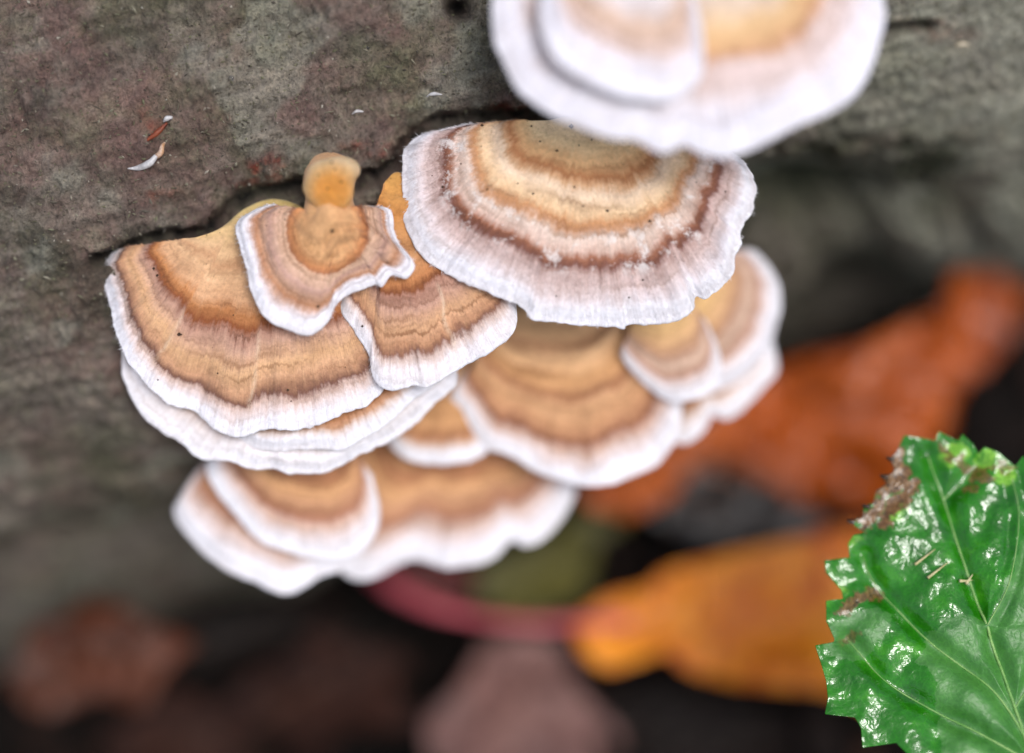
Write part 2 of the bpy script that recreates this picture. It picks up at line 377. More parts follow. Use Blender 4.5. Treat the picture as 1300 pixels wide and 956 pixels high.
# ------------------------------------------------------------------ bracket fungi
DEBUG = False
GROUP = 'bracket fungi tiered on the log'
def bracket(label, base, outline, stops, seed, off=.3, tilt=8., yaw=0., ns=170, nr=90, droop=.22, wav=.07, thick=.10,
            scal=1.2, rimstart=.86, hair=0, specks=0, wob=.05, fib=.35, frost=0., Z=None, bulge=None, seams=(), bandfn=None, name='bracket_fungus', lap=.0):
    mp = spline(outline, ns); bp = spline(base, ns)
    s = np.linspace(0, 1, ns)
    arc = np.r_[0, np.cumsum(np.linalg.norm(np.diff(mp, axis=0), axis=1))] / 110.
    # small scallops of the margin
    dirv = mp - bp; dl = np.linalg.norm(dirv, axis=1, keepdims=True); dirv = dirv / np.maximum(dl, 1e-6)
    sc_ = scal * (1.6 * vnoise(arc * 2.3, seed=seed + 1) + 1.0 * np.abs(vnoise(arc * 6, seed=seed + 2)) + .5 * vnoise(arc * 17, seed=seed + 3))
    mp = mp + dirv * sc_[:, None]
    bc = np.mean(np.array(base, float), axis=0)
    if Z is None: Z = float(log_hit(np.array([bc[0]]), np.array([bc[1]]))[0]) - off
    C0 = cpt(bc[0], bc[1], Z); tt, ty = math.tan(math.radians(tilt)), math.tan(math.radians(yaw))
    def onplane(p):
        x, y = ray(p[:, 0], p[:, 1]); zz = (Z - tt * C0[1] - ty * C0[0]) / (1 - tt * y - ty * x)
        return np.stack([x * zz, y * zz, zz], -1)
    B, Mg = onplane(bp), onplane(mp)
    N = np.array([ty, tt, -1.]); N /= np.linalg.norm(N)
    r = np.r_[np.linspace(0, .8, int(nr * .6), endpoint=False), np.linspace(.8, 1, nr - int(nr * .6))]
    S, Rr = np.meshgrid(s, r); AR = np.broadcast_to(arc, S.shape)
    def h_of(Rr):
        h = -droop * Rr ** 2.2 + .10 * np.sin(np.minimum(Rr * 3, 1) * math.pi / 2) - .10
        h = h + wav * Rr ** 1.6 * (1.5 * vnoise(AR * .75, seed=seed + 5) + .8 * vnoise(AR * 1.7 + Rr, seed=seed + 6))
        h = h + .046 * vnoise(Rr * 12 + .25 * vnoise(AR * 1.3, seed=seed + 8), AR * .25, seed=seed + 7) * sst(0, .15, Rr)
        h = h + .024 * sst(.3, 1, Rr) * vnoise(AR * 5.5, Rr * 2.2, seed=seed + 9) + .007 * sst(.25, .8, Rr) * vnoise(AR * 15, Rr * 5, seed=seed + 10)
        h = h + .02 * np.exp(-((Rr - .93) / .05) ** 2)
        return h
    base3 = B[None] + (Mg - B)[None] * Rr[..., None]
    Ht = h_of(Rr)
    if bulge is not None: Ht = Ht + bulge(*project(base3))
    top = base3 + N * Ht[..., None]
    out = (Mg - B) / np.maximum(np.linalg.norm(Mg - B, axis=1, keepdims=True), 1e-6)
    th = thick * (.55 + 2.6 * (1 - Rr) ** 1.6)
    tr = thick * .55 * (1 + .3 * vnoise(arc * 3, seed=seed + 12))
    rim = []
    for a in np.linspace(0, math.pi, 8)[1:-1]:
        rim.append(top[-1] + out * (tr * .5 * math.sin(a))[:, None] - N * (tr * .5 * (1 - math.cos(a)))[:, None])
    under = (top - N * th[..., None])[::-1]
    Lz = log_hit(bp[:, 0], bp[:, 1]); Lz = np.where(np.isnan(Lz), Z + 1, Lz); dz = np.maximum(Lz - top[0][:, 2], 0.05) + .45
    back = top[0] + np.array([0, 0, 1.]) * dz[:, None]
    backs = [top[0] + (back - top[0]) * q + N * 0 for q in (1., .66, .33)]
    allP = np.concatenate([np.stack(backs), top, np.stack(rim)], 0)
    vv = np.concatenate([[0, 0, 0], r, np.linspace(1, 1.0, len(rim))])
    k1 = 3 + int(np.searchsorted(r, rimstart))
    Wd = world(allP); Nv = -gridnormals(Wd)
    if np.sum(Nv[3 + nr // 2, ns // 2] * (-FWD)) < 0: Nv = -Nv
    UV = np.stack([np.broadcast_to(arc, (len(vv), ns)), np.broadcast_to(vv[:, None], (len(vv), ns))], -1)
    band = np.broadcast_to(vv[:, None], (len(vv), ns)).copy(); seam = np.zeros((len(vv), ns))
    for s0, jump in seams:                            # old growth breaks where the zones are offset
        a0 = s0 * arc[-1]; x_ = AR[0][None] - a0 + .12 * (vv[:, None] - .7) + .05 * vnoise(vv[:, None] * 9, seed=seed + 30)
        band = band + jump * sst(-.04, .04, x_) * sst(0, .3, vv)[:, None] * sst(.95, .8, vv)[:, None] * np.exp(-np.maximum(x_, 0) / 1.6)
        seam = np.maximum(seam, np.exp(-(x_ / .03) ** 2) * (sst(.52, .6, vv) * sst(1.0, .85, vv) * (.55 + .6 * vnoise(vv * 14, seed=seed + 31)))[:, None])
    if bandfn is not None:
        qx, qy = project(allP); band = bandfn(qx, qy, band)
    mat = mat_bracket('banded_' + name + '_%d' % seed, stops, seed, wob, fib, frost)
    loc = world(B[ns // 2])
    root = thing(name, label, 'bracket fungus', loc, GROUP)
    def part(nm, i0, i1, m):
        sub = Wd[i0:i1]
        F = gridfaces(i1 - i0, ns)
        q = sub.reshape(-1, 3)[F[0]]; nn = np.cross(q[1] - q[0], q[2] - q[1])
        if np.dot(np.cross(sub[1, ns // 2] - sub[0, ns // 2], sub[0, ns // 2 + 1] - sub[0, ns // 2]), Nv[i0, ns // 2]) > 0: F = F[:, ::-1]
        return new_mesh(nm, sub.reshape(-1, 3), F, m, root, {'band': band[i0:i1].ravel(), 'seam': seam[i0:i1].ravel()}, UV[i0:i1].reshape(-1, 2), True, Nv[i0:i1].reshape(-1, 3))
    part('cap', 0, k1 + 1, mat)
    mo = part('margin', k1, len(vv), mat)
    U = np.concatenate([np.stack(rim)[-1:], under, (backs[0] - N * .3 * 0 + np.array([0, -.35, .0]))[None]], 0)
    UW = world(U); F = gridfaces(len(U), ns)
    new_mesh('pore_surface', UW.reshape(-1, 3), F, M_PORE, root)
    # velvet: short radial hairs, coloured like the zone they grow from
    if hair:
        i = (3 + (nr - 1) * RNG.uniform(.12, 1, hair) ** .7).astype(int); j = RNG.integers(0, ns - 1, hair)
        fr = RNG.random(hair)[:, None]
        p = Wd[i, j] * (1 - fr) + Wd[i, j + 1] * fr; nv = Nv[i, j]
        rd = Wd[np.minimum(i + 1, len(vv) - 1), j] - Wd[i - 1, j]; rd /= np.linalg.norm(rd, axis=1, keepdims=True) + 1e-9
        sd_ = np.cross(nv, rd)
        clump = vnoise(arc[j] * 7, UV[i, j, 1] * 6, seed=seed + 20)[:, None]
        d = rd * RNG.uniform(.5, 1.1, hair)[:, None] + nv * RNG.uniform(.15, .6, hair)[:, None] + sd_ * (RNG.normal(0, .3, hair)[:, None] + .6 * clump)
        Lh = (RNG.uniform(.02, .055, hair) * np.where(UV[i, j, 1] > .97, 1.3, 1.0))[:, None]; wd = RNG.uniform(.0028, .006, hair)[:, None]
        Vh = np.stack([p - sd_ * wd, p + sd_ * wd, p + d * Lh], 1).reshape(-1, 3)
        Fh = np.arange(hair * 3).reshape(-1, 3)[:, ::-1]
        ho = new_mesh('velvet_hairs', Vh, Fh, mat, root, {'band': np.repeat(band[i, j], 3), 'seam': np.zeros(hair * 3)}, np.repeat(UV[i, j], 3, 0), True, np.repeat(nv, 3, 0)); ho['kind'] = 'stuff'
    if specks:
        i = (3 + (nr - 1) * RNG.beta(1.3, 1.8, specks)).astype(int); j = RNG.integers(5, ns - 5, specks)
        Vs = []; Fs = []
        for a in range(specks):
            c = Wd[i[a], j[a]] + Nv[i[a], j[a]] * .004; rad = float(np.clip(RNG.lognormal(math.log(.011), .5), .005, .035))
            for q in range(6):
                dv = RNG.normal(0, 1, 3); dv /= np.linalg.norm(dv)
            o6 = np.array([[1, 0, 0], [-1, 0, 0], [0, 1, 0], [0, -1, 0], [0, 0, 1], [0, 0, -1]], float) * RNG.uniform(.5, 1.3, (6, 1)) * rad
            k0 = len(Vs) * 6; Vs.append(c + o6)
            Fs += [[k0 + x, k0 + y, k0 + z] for x, y, z in ((0, 2, 4), (2, 1, 4), (1, 3, 4), (3, 0, 4), (2, 0, 5), (1, 2, 5), (3, 1, 5), (0, 3, 5))]
        so = new_mesh('dirt_specks', np.vstack(Vs), np.array(Fs), M_SPECK, root, smooth=False); so['kind'] = 'stuff'
    if DEBUG: print('DEPTH', seed, 'base Z %.2f log %.2f' % (Z, np.nanmin(Lz)), 'top min/mean/max', np.round([top[..., 2].min(), top[..., 2].mean(), top[..., 2].max()], 2), 'margin bottom %.2f' % top[-1, ns // 2, 2], flush=True)
    return root, dict(B=B, M=Mg, N=N, top=top, onplane=onplane, mat=mat)
M_SPECK = mat_plain('dirt_speck', lin(38, 26, 18), lin(72, 52, 34), 20, .7)

def c(r, g, b):                                       # slightly pinker, paler than the eye reads them
    m = (r + g + b) / 3; t_ = sst(225, 150, m); q = .17 * t_
    up = 1 + .05 * t_
    return lin(min((r + (m + 15 - r) * q) * up, 250), (g + (m + 3 - g) * q) * up * .99, (b + (m + 8 - b) * q) * up)
WHITE = c(238, 238, 242); LIL = c(222, 210, 208)
ST_B = [(0, c(242, 218, 180)), (.14, c(242, 212, 160)), (.23, c(230, 182, 122)), (.31, c(174, 112, 62)), (.345, c(206, 158, 108)), (.39, c(236, 212, 182)), (.48, c(234, 202, 158)),
        (.53, c(200, 142, 88)), (.56, c(200, 150, 108)), (.60, c(226, 206, 190)), (.66, c(214, 186, 168)), (.70, c(156, 98, 68)), (.735, c(122, 76, 60)), (.77, c(194, 166, 156)), (.83, c(212, 192, 186)), (.885, c(226, 216, 216)), (.935, WHITE), (1, WHITE)]
ST_C = [(0, c(192, 172, 96)), (.12, c(206, 172, 112)), (.22, c(212, 172, 122)), (.27, c(190, 142, 96)), (.32, c(212, 170, 122)), (.44, c(208, 158, 110)), (.50, c(196, 128, 68)), (.555, c(140, 74, 32)), (.585, c(170, 124, 100)), (.63, c(192, 150, 122)), (.72, c(212, 166, 116)),
        (.80, c(196, 146, 104)), (.85, c(118, 76, 58)), (.875, c(206, 178, 162)), (.91, c(226, 210, 204)), (.955, WHITE), (1, WHITE)]
ST_C2 = [(0, c(206, 150, 66)), (.2, c(200, 134, 60)), (.42, c(206, 150, 94)), (.53, c(196, 128, 70)), (.575, c(138, 76, 36)), (.60, c(178, 130, 106)), (.66, c(192, 148, 122)), (.75, c(206, 158, 112)), (.83, c(190, 138, 96)),
         (.855, c(136, 90, 66)), (.885, c(214, 192, 180)), (.93, c(236, 230, 230)), (1, WHITE)]
ST_D = [(0, c(214, 150, 76)), (.3, c(212, 160, 102)), (.40, c(196, 128, 72)), (.44, c(170, 108, 64)), (.47, c(214, 178, 146)), (.58, c(204, 166, 138)), (.64, c(190, 150, 130)), (.72, c(200, 156, 122)), (.79, c(182, 126, 84)), (.83, c(204, 166, 142)), (.865, c(226, 212, 208)), (.91, WHITE), (1, WHITE)]
ST_E = [(0, c(190, 140, 84)), (.6, c(196, 142, 86)), (.74, c(168, 112, 70)), (.79, c(206, 176, 150)), (.83, c(230, 216, 208)), (.9, c(240, 236, 236)), (1, WHITE)]
ST_E2 = [(0, c(196, 146, 90)), (.7, c(204, 148, 90)), (.82, c(178, 120, 74)), (.86, c(200, 150, 110)), (.90, c(226, 210, 200)), (.94, WHITE), (1, WHITE)]
ST_F = [(0, c(214, 172, 120)), (.2, c(220, 174, 120)), (.27, c(186, 134, 88)), (.33, c(222, 176, 124)), (.48, c(212, 156, 96)), (.55, c(172, 116, 74)), (.61, c(216, 166, 114)), (.70, c(206, 150, 98)), (.79, c(160, 102, 68)), (.835, c(206, 172, 150)), (.885, c(228, 214, 210)), (.94, WHITE), (1, WHITE)]
ST_G = [(0, c(222, 178, 112)), (.3, c(228, 186, 120)), (.5, c(206, 158, 108)), (.6, c(176, 134, 104)), (.68, c(214, 184, 158)), (.78, c(180, 136, 110)), (.84, c(216, 196, 186)), (.89, c(238, 234, 236)), (1, WHITE)]
ST_J = [(0, c(206, 150, 94)), (.2, c(190, 134, 86)), (.3, c(218, 166, 108)), (.46, c(172, 112, 70)), (.55, c(216, 160, 102)), (.64, c(200, 146, 100)), (.73, c(166, 110, 78)), (.79, c(206, 172, 150)), (.855, c(226, 212, 208)), (.92, WHITE), (1, WHITE)]
ST_A = [(0, c(232, 226, 226)), (.3, c(226, 216, 214)), (.46, c(220, 198, 172)), (.53, c(222, 184, 130)), (.60, c(212, 166, 112)), (.645, c(196, 148, 110)), (.69, c(214, 192, 182)), (.77, c(216, 198, 192)), (.83, c(226, 216, 216)), (.89, c(228, 226, 232)), (1, c(230, 230, 236))]
ST_A1 = [(0, c(238, 236, 238)), (.5, c(232, 226, 226)), (.62, c(204, 172, 144)), (.72, c(212, 188, 174)), (.8, c(222, 212, 212)), (.86, c(228, 226, 232)), (1, c(230, 230, 236))]

bracket('large blurred white and tan bracket at the top, nearest to the viewer',
        [(830, -120), (880, -130), (940, -125)],
        [(640, -70), (628, -15), (630, 25), (636, 55), (659, 101), (697, 131), (740, 150), (782, 165), (811, 167), (837, 180), (854, 178), (871, 171), (892, 182), (917, 187), (938, 183), (964, 173), (1006, 152), (1044, 135), (1082, 114), (1103, 85), (1120, 42), (1127, 10), (1120, -40), (1100, -80)],
        ST_A, 101, off=1.5, tilt=10, ns=150, nr=70, wav=.06, droop=.25, wob=.09)
bracket('small white rimmed lobe lying on top of the large blurred bracket',
        [(770, -110), (800, -115), (830, -112)],
        [(700, -60), (688, -10), (690, 35), (706, 66), (748, 95), (803, 113), (845, 115), (876, 102), (893, 80), (894, 50), (888, 0), (870, -50)],
        ST_A1, 102, off=1.66, tilt=11, ns=110, nr=60, droop=.2, wob=.08)
bracket('sharp cream and white bracket with dark frosted ring beneath the topmost blurred one',
        [(690, 152), (720, 146), (760, 145), (800, 152)],
        [(596, 152), (560, 158), (535, 163), (513, 180), (511, 214), (514, 263), (524, 293), (546, 324), (584, 348), (622, 363), (641, 372), (667, 384), (679, 399), (716, 408), (761, 406), (793, 409), (798, 405), (852, 405), (879, 386), (884, 368), (901, 370), (928, 348), (932, 320), (940, 306), (939, 292), (955, 263), (956, 229), (942, 199), (916, 186), (880, 165)],
        ST_B, 103, off=.68, tilt=5, ns=330, nr=170, droop=.22, wav=.11, scal=1.9, hair=18000, specks=45, frost=.7, fib=.45)
bracket('broad tan and brown banded bracket at far left with white scalloped margin',
        [(262, 303), (285, 283), (310, 262), (345, 250), (385, 262), (425, 300)],
        [(160, 311), (141, 312), (127, 331), (125, 345), (133, 381), (141, 412), (155, 446), (176, 472), (193, 495), (216, 511), (239, 514), (255, 528), (281, 543), (312, 547), (335, 539), (366, 539), (397, 532), (439, 515), (458, 509), (484, 484), (487, 440), (478, 390), (460, 345)],
        ST_C, 104, off=.26, tilt=7, seams=((.30, -.05), (.52, .03)), ns=300, nr=160, droop=.26, wav=.08, scal=2.0, hair=10000, specks=26, fib=.4)
bracket('tan bracket with orange neck wedged between left bracket and frosted bracket',
        [(489, 226), (502, 215), (520, 222)],
        [(474, 270), (455, 330), (430, 378), (447, 411), (466, 438), (470, 464), (480, 480), (497, 487), (524, 481), (541, 483), (567, 471), (588, 456), (614, 444), (641, 424), (653, 407), (654, 388), (645, 350), (610, 290), (560, 240)],
        ST_C2, 105, off=.34, seams=((.55, .02),), tilt=10, ns=250, nr=150, droop=.26, wav=.05, scal=1.4, hair=8000, specks=8, fib=.45)
_neck = lambda px, py: .36 * np.exp(-((px - 418 - .10 * (py - 262)) / (26 + np.maximum(py - 262, 0) * .25)) ** 2) * sst(345, 262, py)
dr, dd = bracket('small pinkish bracket topped by an orange knob, resting on left bracket',
        [(392, 268), (418, 263), (444, 266)],
        [(345, 255), (326, 261), (304, 277), (302, 296), (313, 337), (320, 368), (338, 400), (367, 414), (393, 419), (414, 403), (423, 384), (439, 368), (461, 359), (474, 354), (482, 358), (494, 344), (512, 348), (523, 334), (516, 320), (504, 306), (497, 287), (494, 267), (484, 260), (462, 259)],
        ST_D, 106, off=.74, tilt=9, bandfn=lambda px, py, v: (1 - sst(.68, .9, v)) * np.maximum(np.hypot(px - 416, (py - 292) / 1.08) / 116, .30 + .02 * vnoise(px / 9, py / 9, seed=9)) + sst(.68, .9, v) * v, ns=240, nr=130, droop=.16, wav=.05, scal=1.0, hair=7000, specks=10, fib=.4, bulge=_neck)
GE = [('white edged bracket tucked directly under the far left bracket',
       [(330, 400), (370, 390), (420, 400)],
       [(170, 390), (152, 430), (162, 488), (181, 522), (208, 549), (224, 556), (251, 576), (285, 580), (320, 591), (343, 590), (370, 597), (408, 597), (439, 585), (466, 569), (497, 553), (524, 534), (547, 509), (574, 484), (570, 440), (540, 410)],
       ST_E, 107, dict(off=.42, tilt=4, ns=210, nr=90, droop=.12, scal=1.6, hair=3500, fib=.4)),
      ('thin brown tier sandwiched between left bracket and white edged one below',
       [(350, 400), (390, 385), (430, 395)],
       [(210, 440), (235, 500), (265, 530), (297, 548), (320, 563), (351, 569), (397, 567), (435, 566), (462, 551), (490, 534), (525, 503), (548, 486), (562, 465), (555, 430), (520, 400)],
       ST_E2, 108, dict(off=.56, tilt=5, ns=190, nr=90, droop=.14, scal=1.4, hair=3000, fib=.4))]
for lab, b_, o_, st, sd0, kw in GE: bracket(lab, b_, o_, st, sd0, **kw)
bracket('wavy ochre bracket below the frosted bracket, above two lower ones',
        [(650, 390), (700, 378), (750, 385)],
        [(610, 430), (587, 468), (574, 495), (577, 513), (594, 531), (616, 560), (641, 568), (659, 578), (685, 596), (724, 607), (757, 613), (793, 604), (829, 589), (846, 574), (862, 545), (868, 500), (862, 455), (840, 415)],
        ST_F, 109, off=.2, tilt=8, ns=140, nr=70, wav=.10, droop=.34, wob=.09)
bracket('tall pale bracket at the right end of the cluster above the orange leaf',
        [(830, 372), (860, 356), (890, 340)],
        [(905, 318), (952, 313), (974, 332), (988, 354), (991, 390), (978, 434), (960, 456), (938, 474), (909, 489), (880, 494), (850, 480), (830, 455)][::-1],
        ST_G, 110, Z=23.05, tilt=6, yaw=-4, ns=120, nr=60, wav=.09, droop=.3)
bracket('small ochre lobe in front of the tall pale right hand bracket',
        [(806, 398), (838, 372), (866, 372)],
        [(793, 436), (790, 448), (807, 470), (829, 489), (855, 503), (887, 501), (910, 487), (917, 462), (912, 436), (898, 405)],
        ST_G, 111, Z=22.7, tilt=7, ns=110, nr=60, wav=.08, droop=.25)
bracket('lowest white edged tier at the right, under the pale bracket',
        [(840, 420), (865, 410), (895, 405)],
        [(800, 470), (812, 505), (825, 532), (840, 553), (865, 560), (887, 550), (901, 532), (906, 524), (923, 529), (941, 521), (963, 500), (985, 474), (988, 457), (975, 420), (950, 395)],
        ST_E, 112, Z=23.3, tilt=4, ns=110, nr=50, wav=.07, droop=.2)
bracket('little brown bracket half hidden in the middle of the cluster',
        [(540, 440), (565, 432), (590, 440)],
        [(505, 490), (490, 520), (488, 540), (498, 560), (519, 577), (557, 586), (588, 582), (618, 566), (628, 530), (620, 480)],
        ST_E2, 113, off=.1, tilt=8, ns=90, nr=50, droop=.2)
bracket('brown bracket at the bottom centre of the cluster with lobed white rim',
        [(530, 510), (580, 495), (630, 505)],
        [(440, 560), (418, 590), (413, 630), (418, 680), (433, 717), (454, 729), (480, 725), (502, 712), (527, 702), (553, 710), (571, 716), (601, 712), (627, 699), (648, 679), (665, 687), (687, 680), (709, 660), (726, 626), (728, 603), (720, 570), (700, 540)],
        ST_J, 114, off=.45, tilt=12, ns=140, nr=70, droop=.2, wav=.08)
bracket('lowest bracket at bottom left with thick white rounded rim',
        [(330, 540), (370, 525), (410, 535)],
        [(275, 575), (250, 592), (226, 626), (219, 648), (234, 674), (256, 699), (286, 721), (325, 738), (351, 749), (372, 747), (403, 730), (433, 718), (450, 690), (455, 640), (450, 590)],
        ST_J, 115, off=.3, tilt=10, ns=120, nr=60, droop=.2, wav=.06)
bracket('inner ochre lobe lying on the lowest bottom left bracket',
        [(350, 535), (385, 525), (420, 535)],
        [(285, 570), (264, 586), (272, 615), (296, 650), (332, 683), (378, 700), (430, 704), (462, 690), (478, 650), (470, 600)],
        ST_J, 116, off=.72, tilt=10, ns=110, nr=60, droop=.18, wav=.05)

# the orange knob on the small bracket
def knob():
    n = NT('orange_knob'); o = n.obj()
    col = n.ramp(n.attr('rad'), [(0, c(226, 146, 44)), (.45, c(226, 152, 58)), (.75, c(224, 176, 108)), (1, c(226, 196, 150))])
    col = n.mix(.6, col, n.mix(1.0, col, n.ramp(n.noise(o, 9, 5, .65), [(.3, (.7, .66, .6, 1)), (.7, (1.15, 1.15, 1.15, 1))]), 'MULTIPLY'))
    n.set(Base_Color=col, Roughness=.7); n.b.inputs['Subsurface Weight'].default_value = .3; n.b.inputs['Subsurface Radius'].default_value = (.1, .06, .03)
    n.bump(n.noise(o, 16, 6, .75), 1.0, .05)
    na, nl = 96, 40
    KO = np.array([(387, 227), (393, 212), (407, 203), (427, 199), (444, 200), (455, 208), (457, 220), (450, 231), (449, 247), (443, 260), (430, 268), (413, 268), (397, 260), (387, 247), (384, 236)], float)
    ctr = cpt(419, 236, float(dd['B'][len(dd['B']) // 2, 2]) - .16)
    ko = spline(np.vstack([KO, KO[:1]]), 400); an = np.arctan2(-(ko[:, 1] - 236), ko[:, 0] - 419); rd = np.hypot(ko[:, 0] - 419, ko[:, 1] - 236) * K * ctr[2]
    a = np.linspace(-math.pi, math.pi, na, endpoint=False); rad1 = np.interp(a, np.sort(an), rd[np.argsort(an)], period=2 * math.pi)
    e = np.linspace(-math.pi / 2, math.pi / 2, nl)
    E_, A_ = np.meshgrid(e, a, indexing='ij'); ce = np.cos(E_) ** .7
    X = rad1[None] * ce * np.cos(A_); Y = rad1[None] * ce * np.sin(A_); rr_ = ce
    Zd = .17 * np.sin(E_) - .03 * np.exp(-((X - .03) ** 2 + (Y + .07) ** 2) / .018) * (np.sin(E_) > 0) + .02 * vnoise(X * 9, Y * 9, E_, seed=4) + .012 * vnoise(X * 28, Y * 28, E_, seed=14)
    P = ctr + np.stack([X, Y + .0 * Zd, -Zd], -1)
    new_mesh('knob', world(P).reshape(-1, 3), gridfaces(nl, na, True), n.m, dr, {'rad': np.hypot(X - .03, Y + .07).ravel() / .36})
    for kx, ky in ((-.12, .10), (.06, .16), (-.02, -.05), (.13, .02), (.02, .24)):
        pk = ctr + np.array([kx, ky, -.165]); v_, f_ = tube(np.array([pk, pk + [.012, .004, -.004], pk + [.022, .0, .0]]), [.006, .011, .005], 6, 4)
        new_mesh('dirt_speck', v_, f_, M_SPECK, dr)
    # its neck running down into the cap and back to the log
    path = np.array([cpt(418, 225, ctr[2] + .75), cpt(418, 240, ctr[2] + .34), cpt(418, 258, ctr[2] + .25), cpt(419, 280, ctr[2] + .27), cpt(420, 306, ctr[2] + .58)])
    V, F = tube(path, [.30, .27, .265, .33, .46], 40, 40)
    new_mesh('neck', V, F, dd['mat'], dr, {'band': np.full(len(V), .25), 'seam': np.zeros(len(V))}, np.stack([np.tile(np.arange(40) * .03, 41)[:len(V)], np.full(min(len(V), 1640), .3)[:len(V)]], -1) if len(V) <= 1640 else None)
def tube(path, radii, ns=12, npt=30):
    p = spline(path, npt); rr = np.interp(np.linspace(0, 1, npt), np.linspace(0, 1, len(radii)), radii)
    T = np.gradient(p, axis=0); T /= np.linalg.norm(T, axis=1, keepdims=True)
    ref = np.array([.3, .2, 1.]); a1 = np.cross(T, ref); a1 /= np.linalg.norm(a1, axis=1, keepdims=True); a2 = np.cross(T, a1)
    th = np.linspace(0, 2 * math.pi, ns, endpoint=False)
    P = p[:, None] + rr[:, None, None] * (a1[:, None] * np.cos(th)[None, :, None] + a2[:, None] * np.sin(th)[None, :, None])
    V = np.vstack([world(P).reshape(-1, 3), world(p[:1]), world(p[-1:])])
    F = gridfaces(npt, ns, True)
    n0 = npt * ns; j = np.arange(ns)
    caps = np.vstack([np.stack([j, (j + 1) % ns, np.full(ns, n0), np.full(ns, n0)], -1)[:, [1, 0, 2, 2]], np.stack([n0 - ns + j, n0 - ns + (j + 1) % ns, np.full(ns, n0 + 1), np.full(ns, n0 + 1)], -1)])
    Fq = F.tolist() + [list(q[:3]) for q in caps]
    tri = np.vstack([F[:, [0, 1, 2]], F[:, [0, 2, 3]], caps[:, :3]])
    return V, tri
knob()



# ------------------------------------------------------------------ fallen leaves
def sheet(outline, centre, Z, tilt=0., yaw=0., relief=None, ns=160, nr=40, thick=.02, closed_spline=True, curl=0., amp=.12, seed=0, attrs=None, smoothn=True):
    """a leaf blade: closed outline, its own plane, relief towards the viewer, real thickness"""
    pts = outline + outline[:1]
    mp = (spline(pts, ns + 1) if closed_spline else polyline(pts, ns + 1))[:-1]
    C0 = cpt(centre[0], centre[1], Z); tt, ty = math.tan(math.radians(tilt)), math.tan(math.radians(yaw))
    r = np.linspace(0.02, 1, nr) ** .8
    PX = centre[0] + (mp[None, :, 0] - centre[0]) * r[:, None]; PY = centre[1] + (mp[None, :, 1] - centre[1]) * r[:, None]
    x, y = ray(PX, PY); zz = (Z - tt * C0[1] - ty * C0[0]) / (1 - tt * y - ty * x)
    P = np.stack([x * zz, y * zz, zz], -1)
    N = np.array([ty, tt, -1.]); N /= np.linalg.norm(N)
    h = amp * fbm(PX / 90, PY / 90, seed=seed, oct=3) + curl * (r[:, None] ** 2)
    if relief is not None: h = h + relief(PX, PY)
    top = P + N * h[..., None]; bot = top - N * thick
    al = np.concatenate([top, bot[::-1]], 0)
    F = gridfaces(2 * nr, ns, True)
    W = world(al).reshape(-1, 3); V = np.vstack([W, W[:ns].mean(0)[None], W[-ns:].mean(0)[None]])
    j = np.arange(ns); nn = 2 * nr * ns
    tri = np.vstack([F[:, [0, 1, 2]], F[:, [0, 2, 3]], np.stack([(j + 1) % ns, j, np.full(ns, nn)], -1), np.stack([nn - ns + j, nn - ns + (j + 1) % ns, np.full(ns, nn + 1)], -1)])
    at = None
    if attrs:
        at = {k_: np.r_[f(PX, PY).ravel(), f(PX, PY)[::-1].ravel(), 0, 0] for k_, f in attrs.items()}
    def on(p, lift=0.):                               # points on the finished blade
        p = np.array(p, float); x, y = ray(p[:, 0], p[:, 1]); z_ = (Z - tt * C0[1] - ty * C0[0]) / (1 - tt * y - ty * x)
        q = np.stack([x * z_, y * z_, z_], -1)
        hh = amp * fbm(p[:, 0] / 90, p[:, 1] / 90, seed=seed, oct=3)
        if relief is not None: hh = hh + relief(p[:, 0], p[:, 1])
        return q + N * (hh + lift)[:, None]
    return V, tri[:, ::-1], at, on
def fold(p0, p1, k):                                  # blade creased along its midrib
    (x0, y0), (x1, y1) = p0, p1; L = math.hypot(x1 - x0, y1 - y0)
    return lambda px, py: k * np.abs((px - x0) * (y1 - y0) - (py - y0) * (x1 - x0)) / L / 95.
def dead_leaf(label, outline, centre, Z, mat, rib, vein_mat, group='fallen leaves under the log', tilt=0., yaw=0., k=.3, amp=.15, curl=0., seed=0, stalk=None, stalk_mat=None, stalk_r=.06, veins=4, name='fallen_leaf', ribr=.035):
    rel = fold(rib[0], rib[-1], k)
    V, F, _, on = sheet(outline, centre, Z, tilt, yaw, rel, curl=curl, amp=amp, seed=seed, thick=.025)
    root = thing(name, label, 'leaf', V[-1], group)
    bl = new_mesh('blade', V, F, mat, root)
    rp = polyline(rib, 24); q = on(rp, .0)
    v_, f_ = tube(q, np.linspace(ribr, ribr * .4, 6), 8, 24); new_mesh('midrib', v_, f_, vein_mat, root)
    d = rp[-1] - rp[0]; L = np.linalg.norm(d); d = d / L; nrm = np.array([-d[1], d[0]])
    for i in range(veins):
        b = rp[0] + d * L * (.15 + .7 * i / max(veins, 1))
        for sg in (-1, 1):
            pth = [b + (d * .75 + nrm * sg * .8) * L * .24 * q_ for q_ in np.linspace(0, 1, 7)]
            pth = [p for p in pth if inpoly(np.array(p[0]), np.array(p[1]), [tuple(o) for o in outline])]
            if len(pth) < 3: continue
            v_, f_ = tube(on(pth, 0.), [ribr * .5, ribr * .2], 6, 10); new_mesh('vein', v_, f_, vein_mat, root)
    if stalk:
        sp = np.array([cpt(x, y, z) for x, y, z in stalk]); v_, f_ = tube(sp, stalk_r if isinstance(stalk_r, list) else [stalk_r] * 3, 14, 40)
        new_mesh('petiole', v_, f_, stalk_mat or vein_mat, root)
    return root
M_OR1 = mat_plain('rust_orange_leaf', lin(112, 42, 8), lin(190, 92, 24), 1.3, .34, .5, .35, .05)
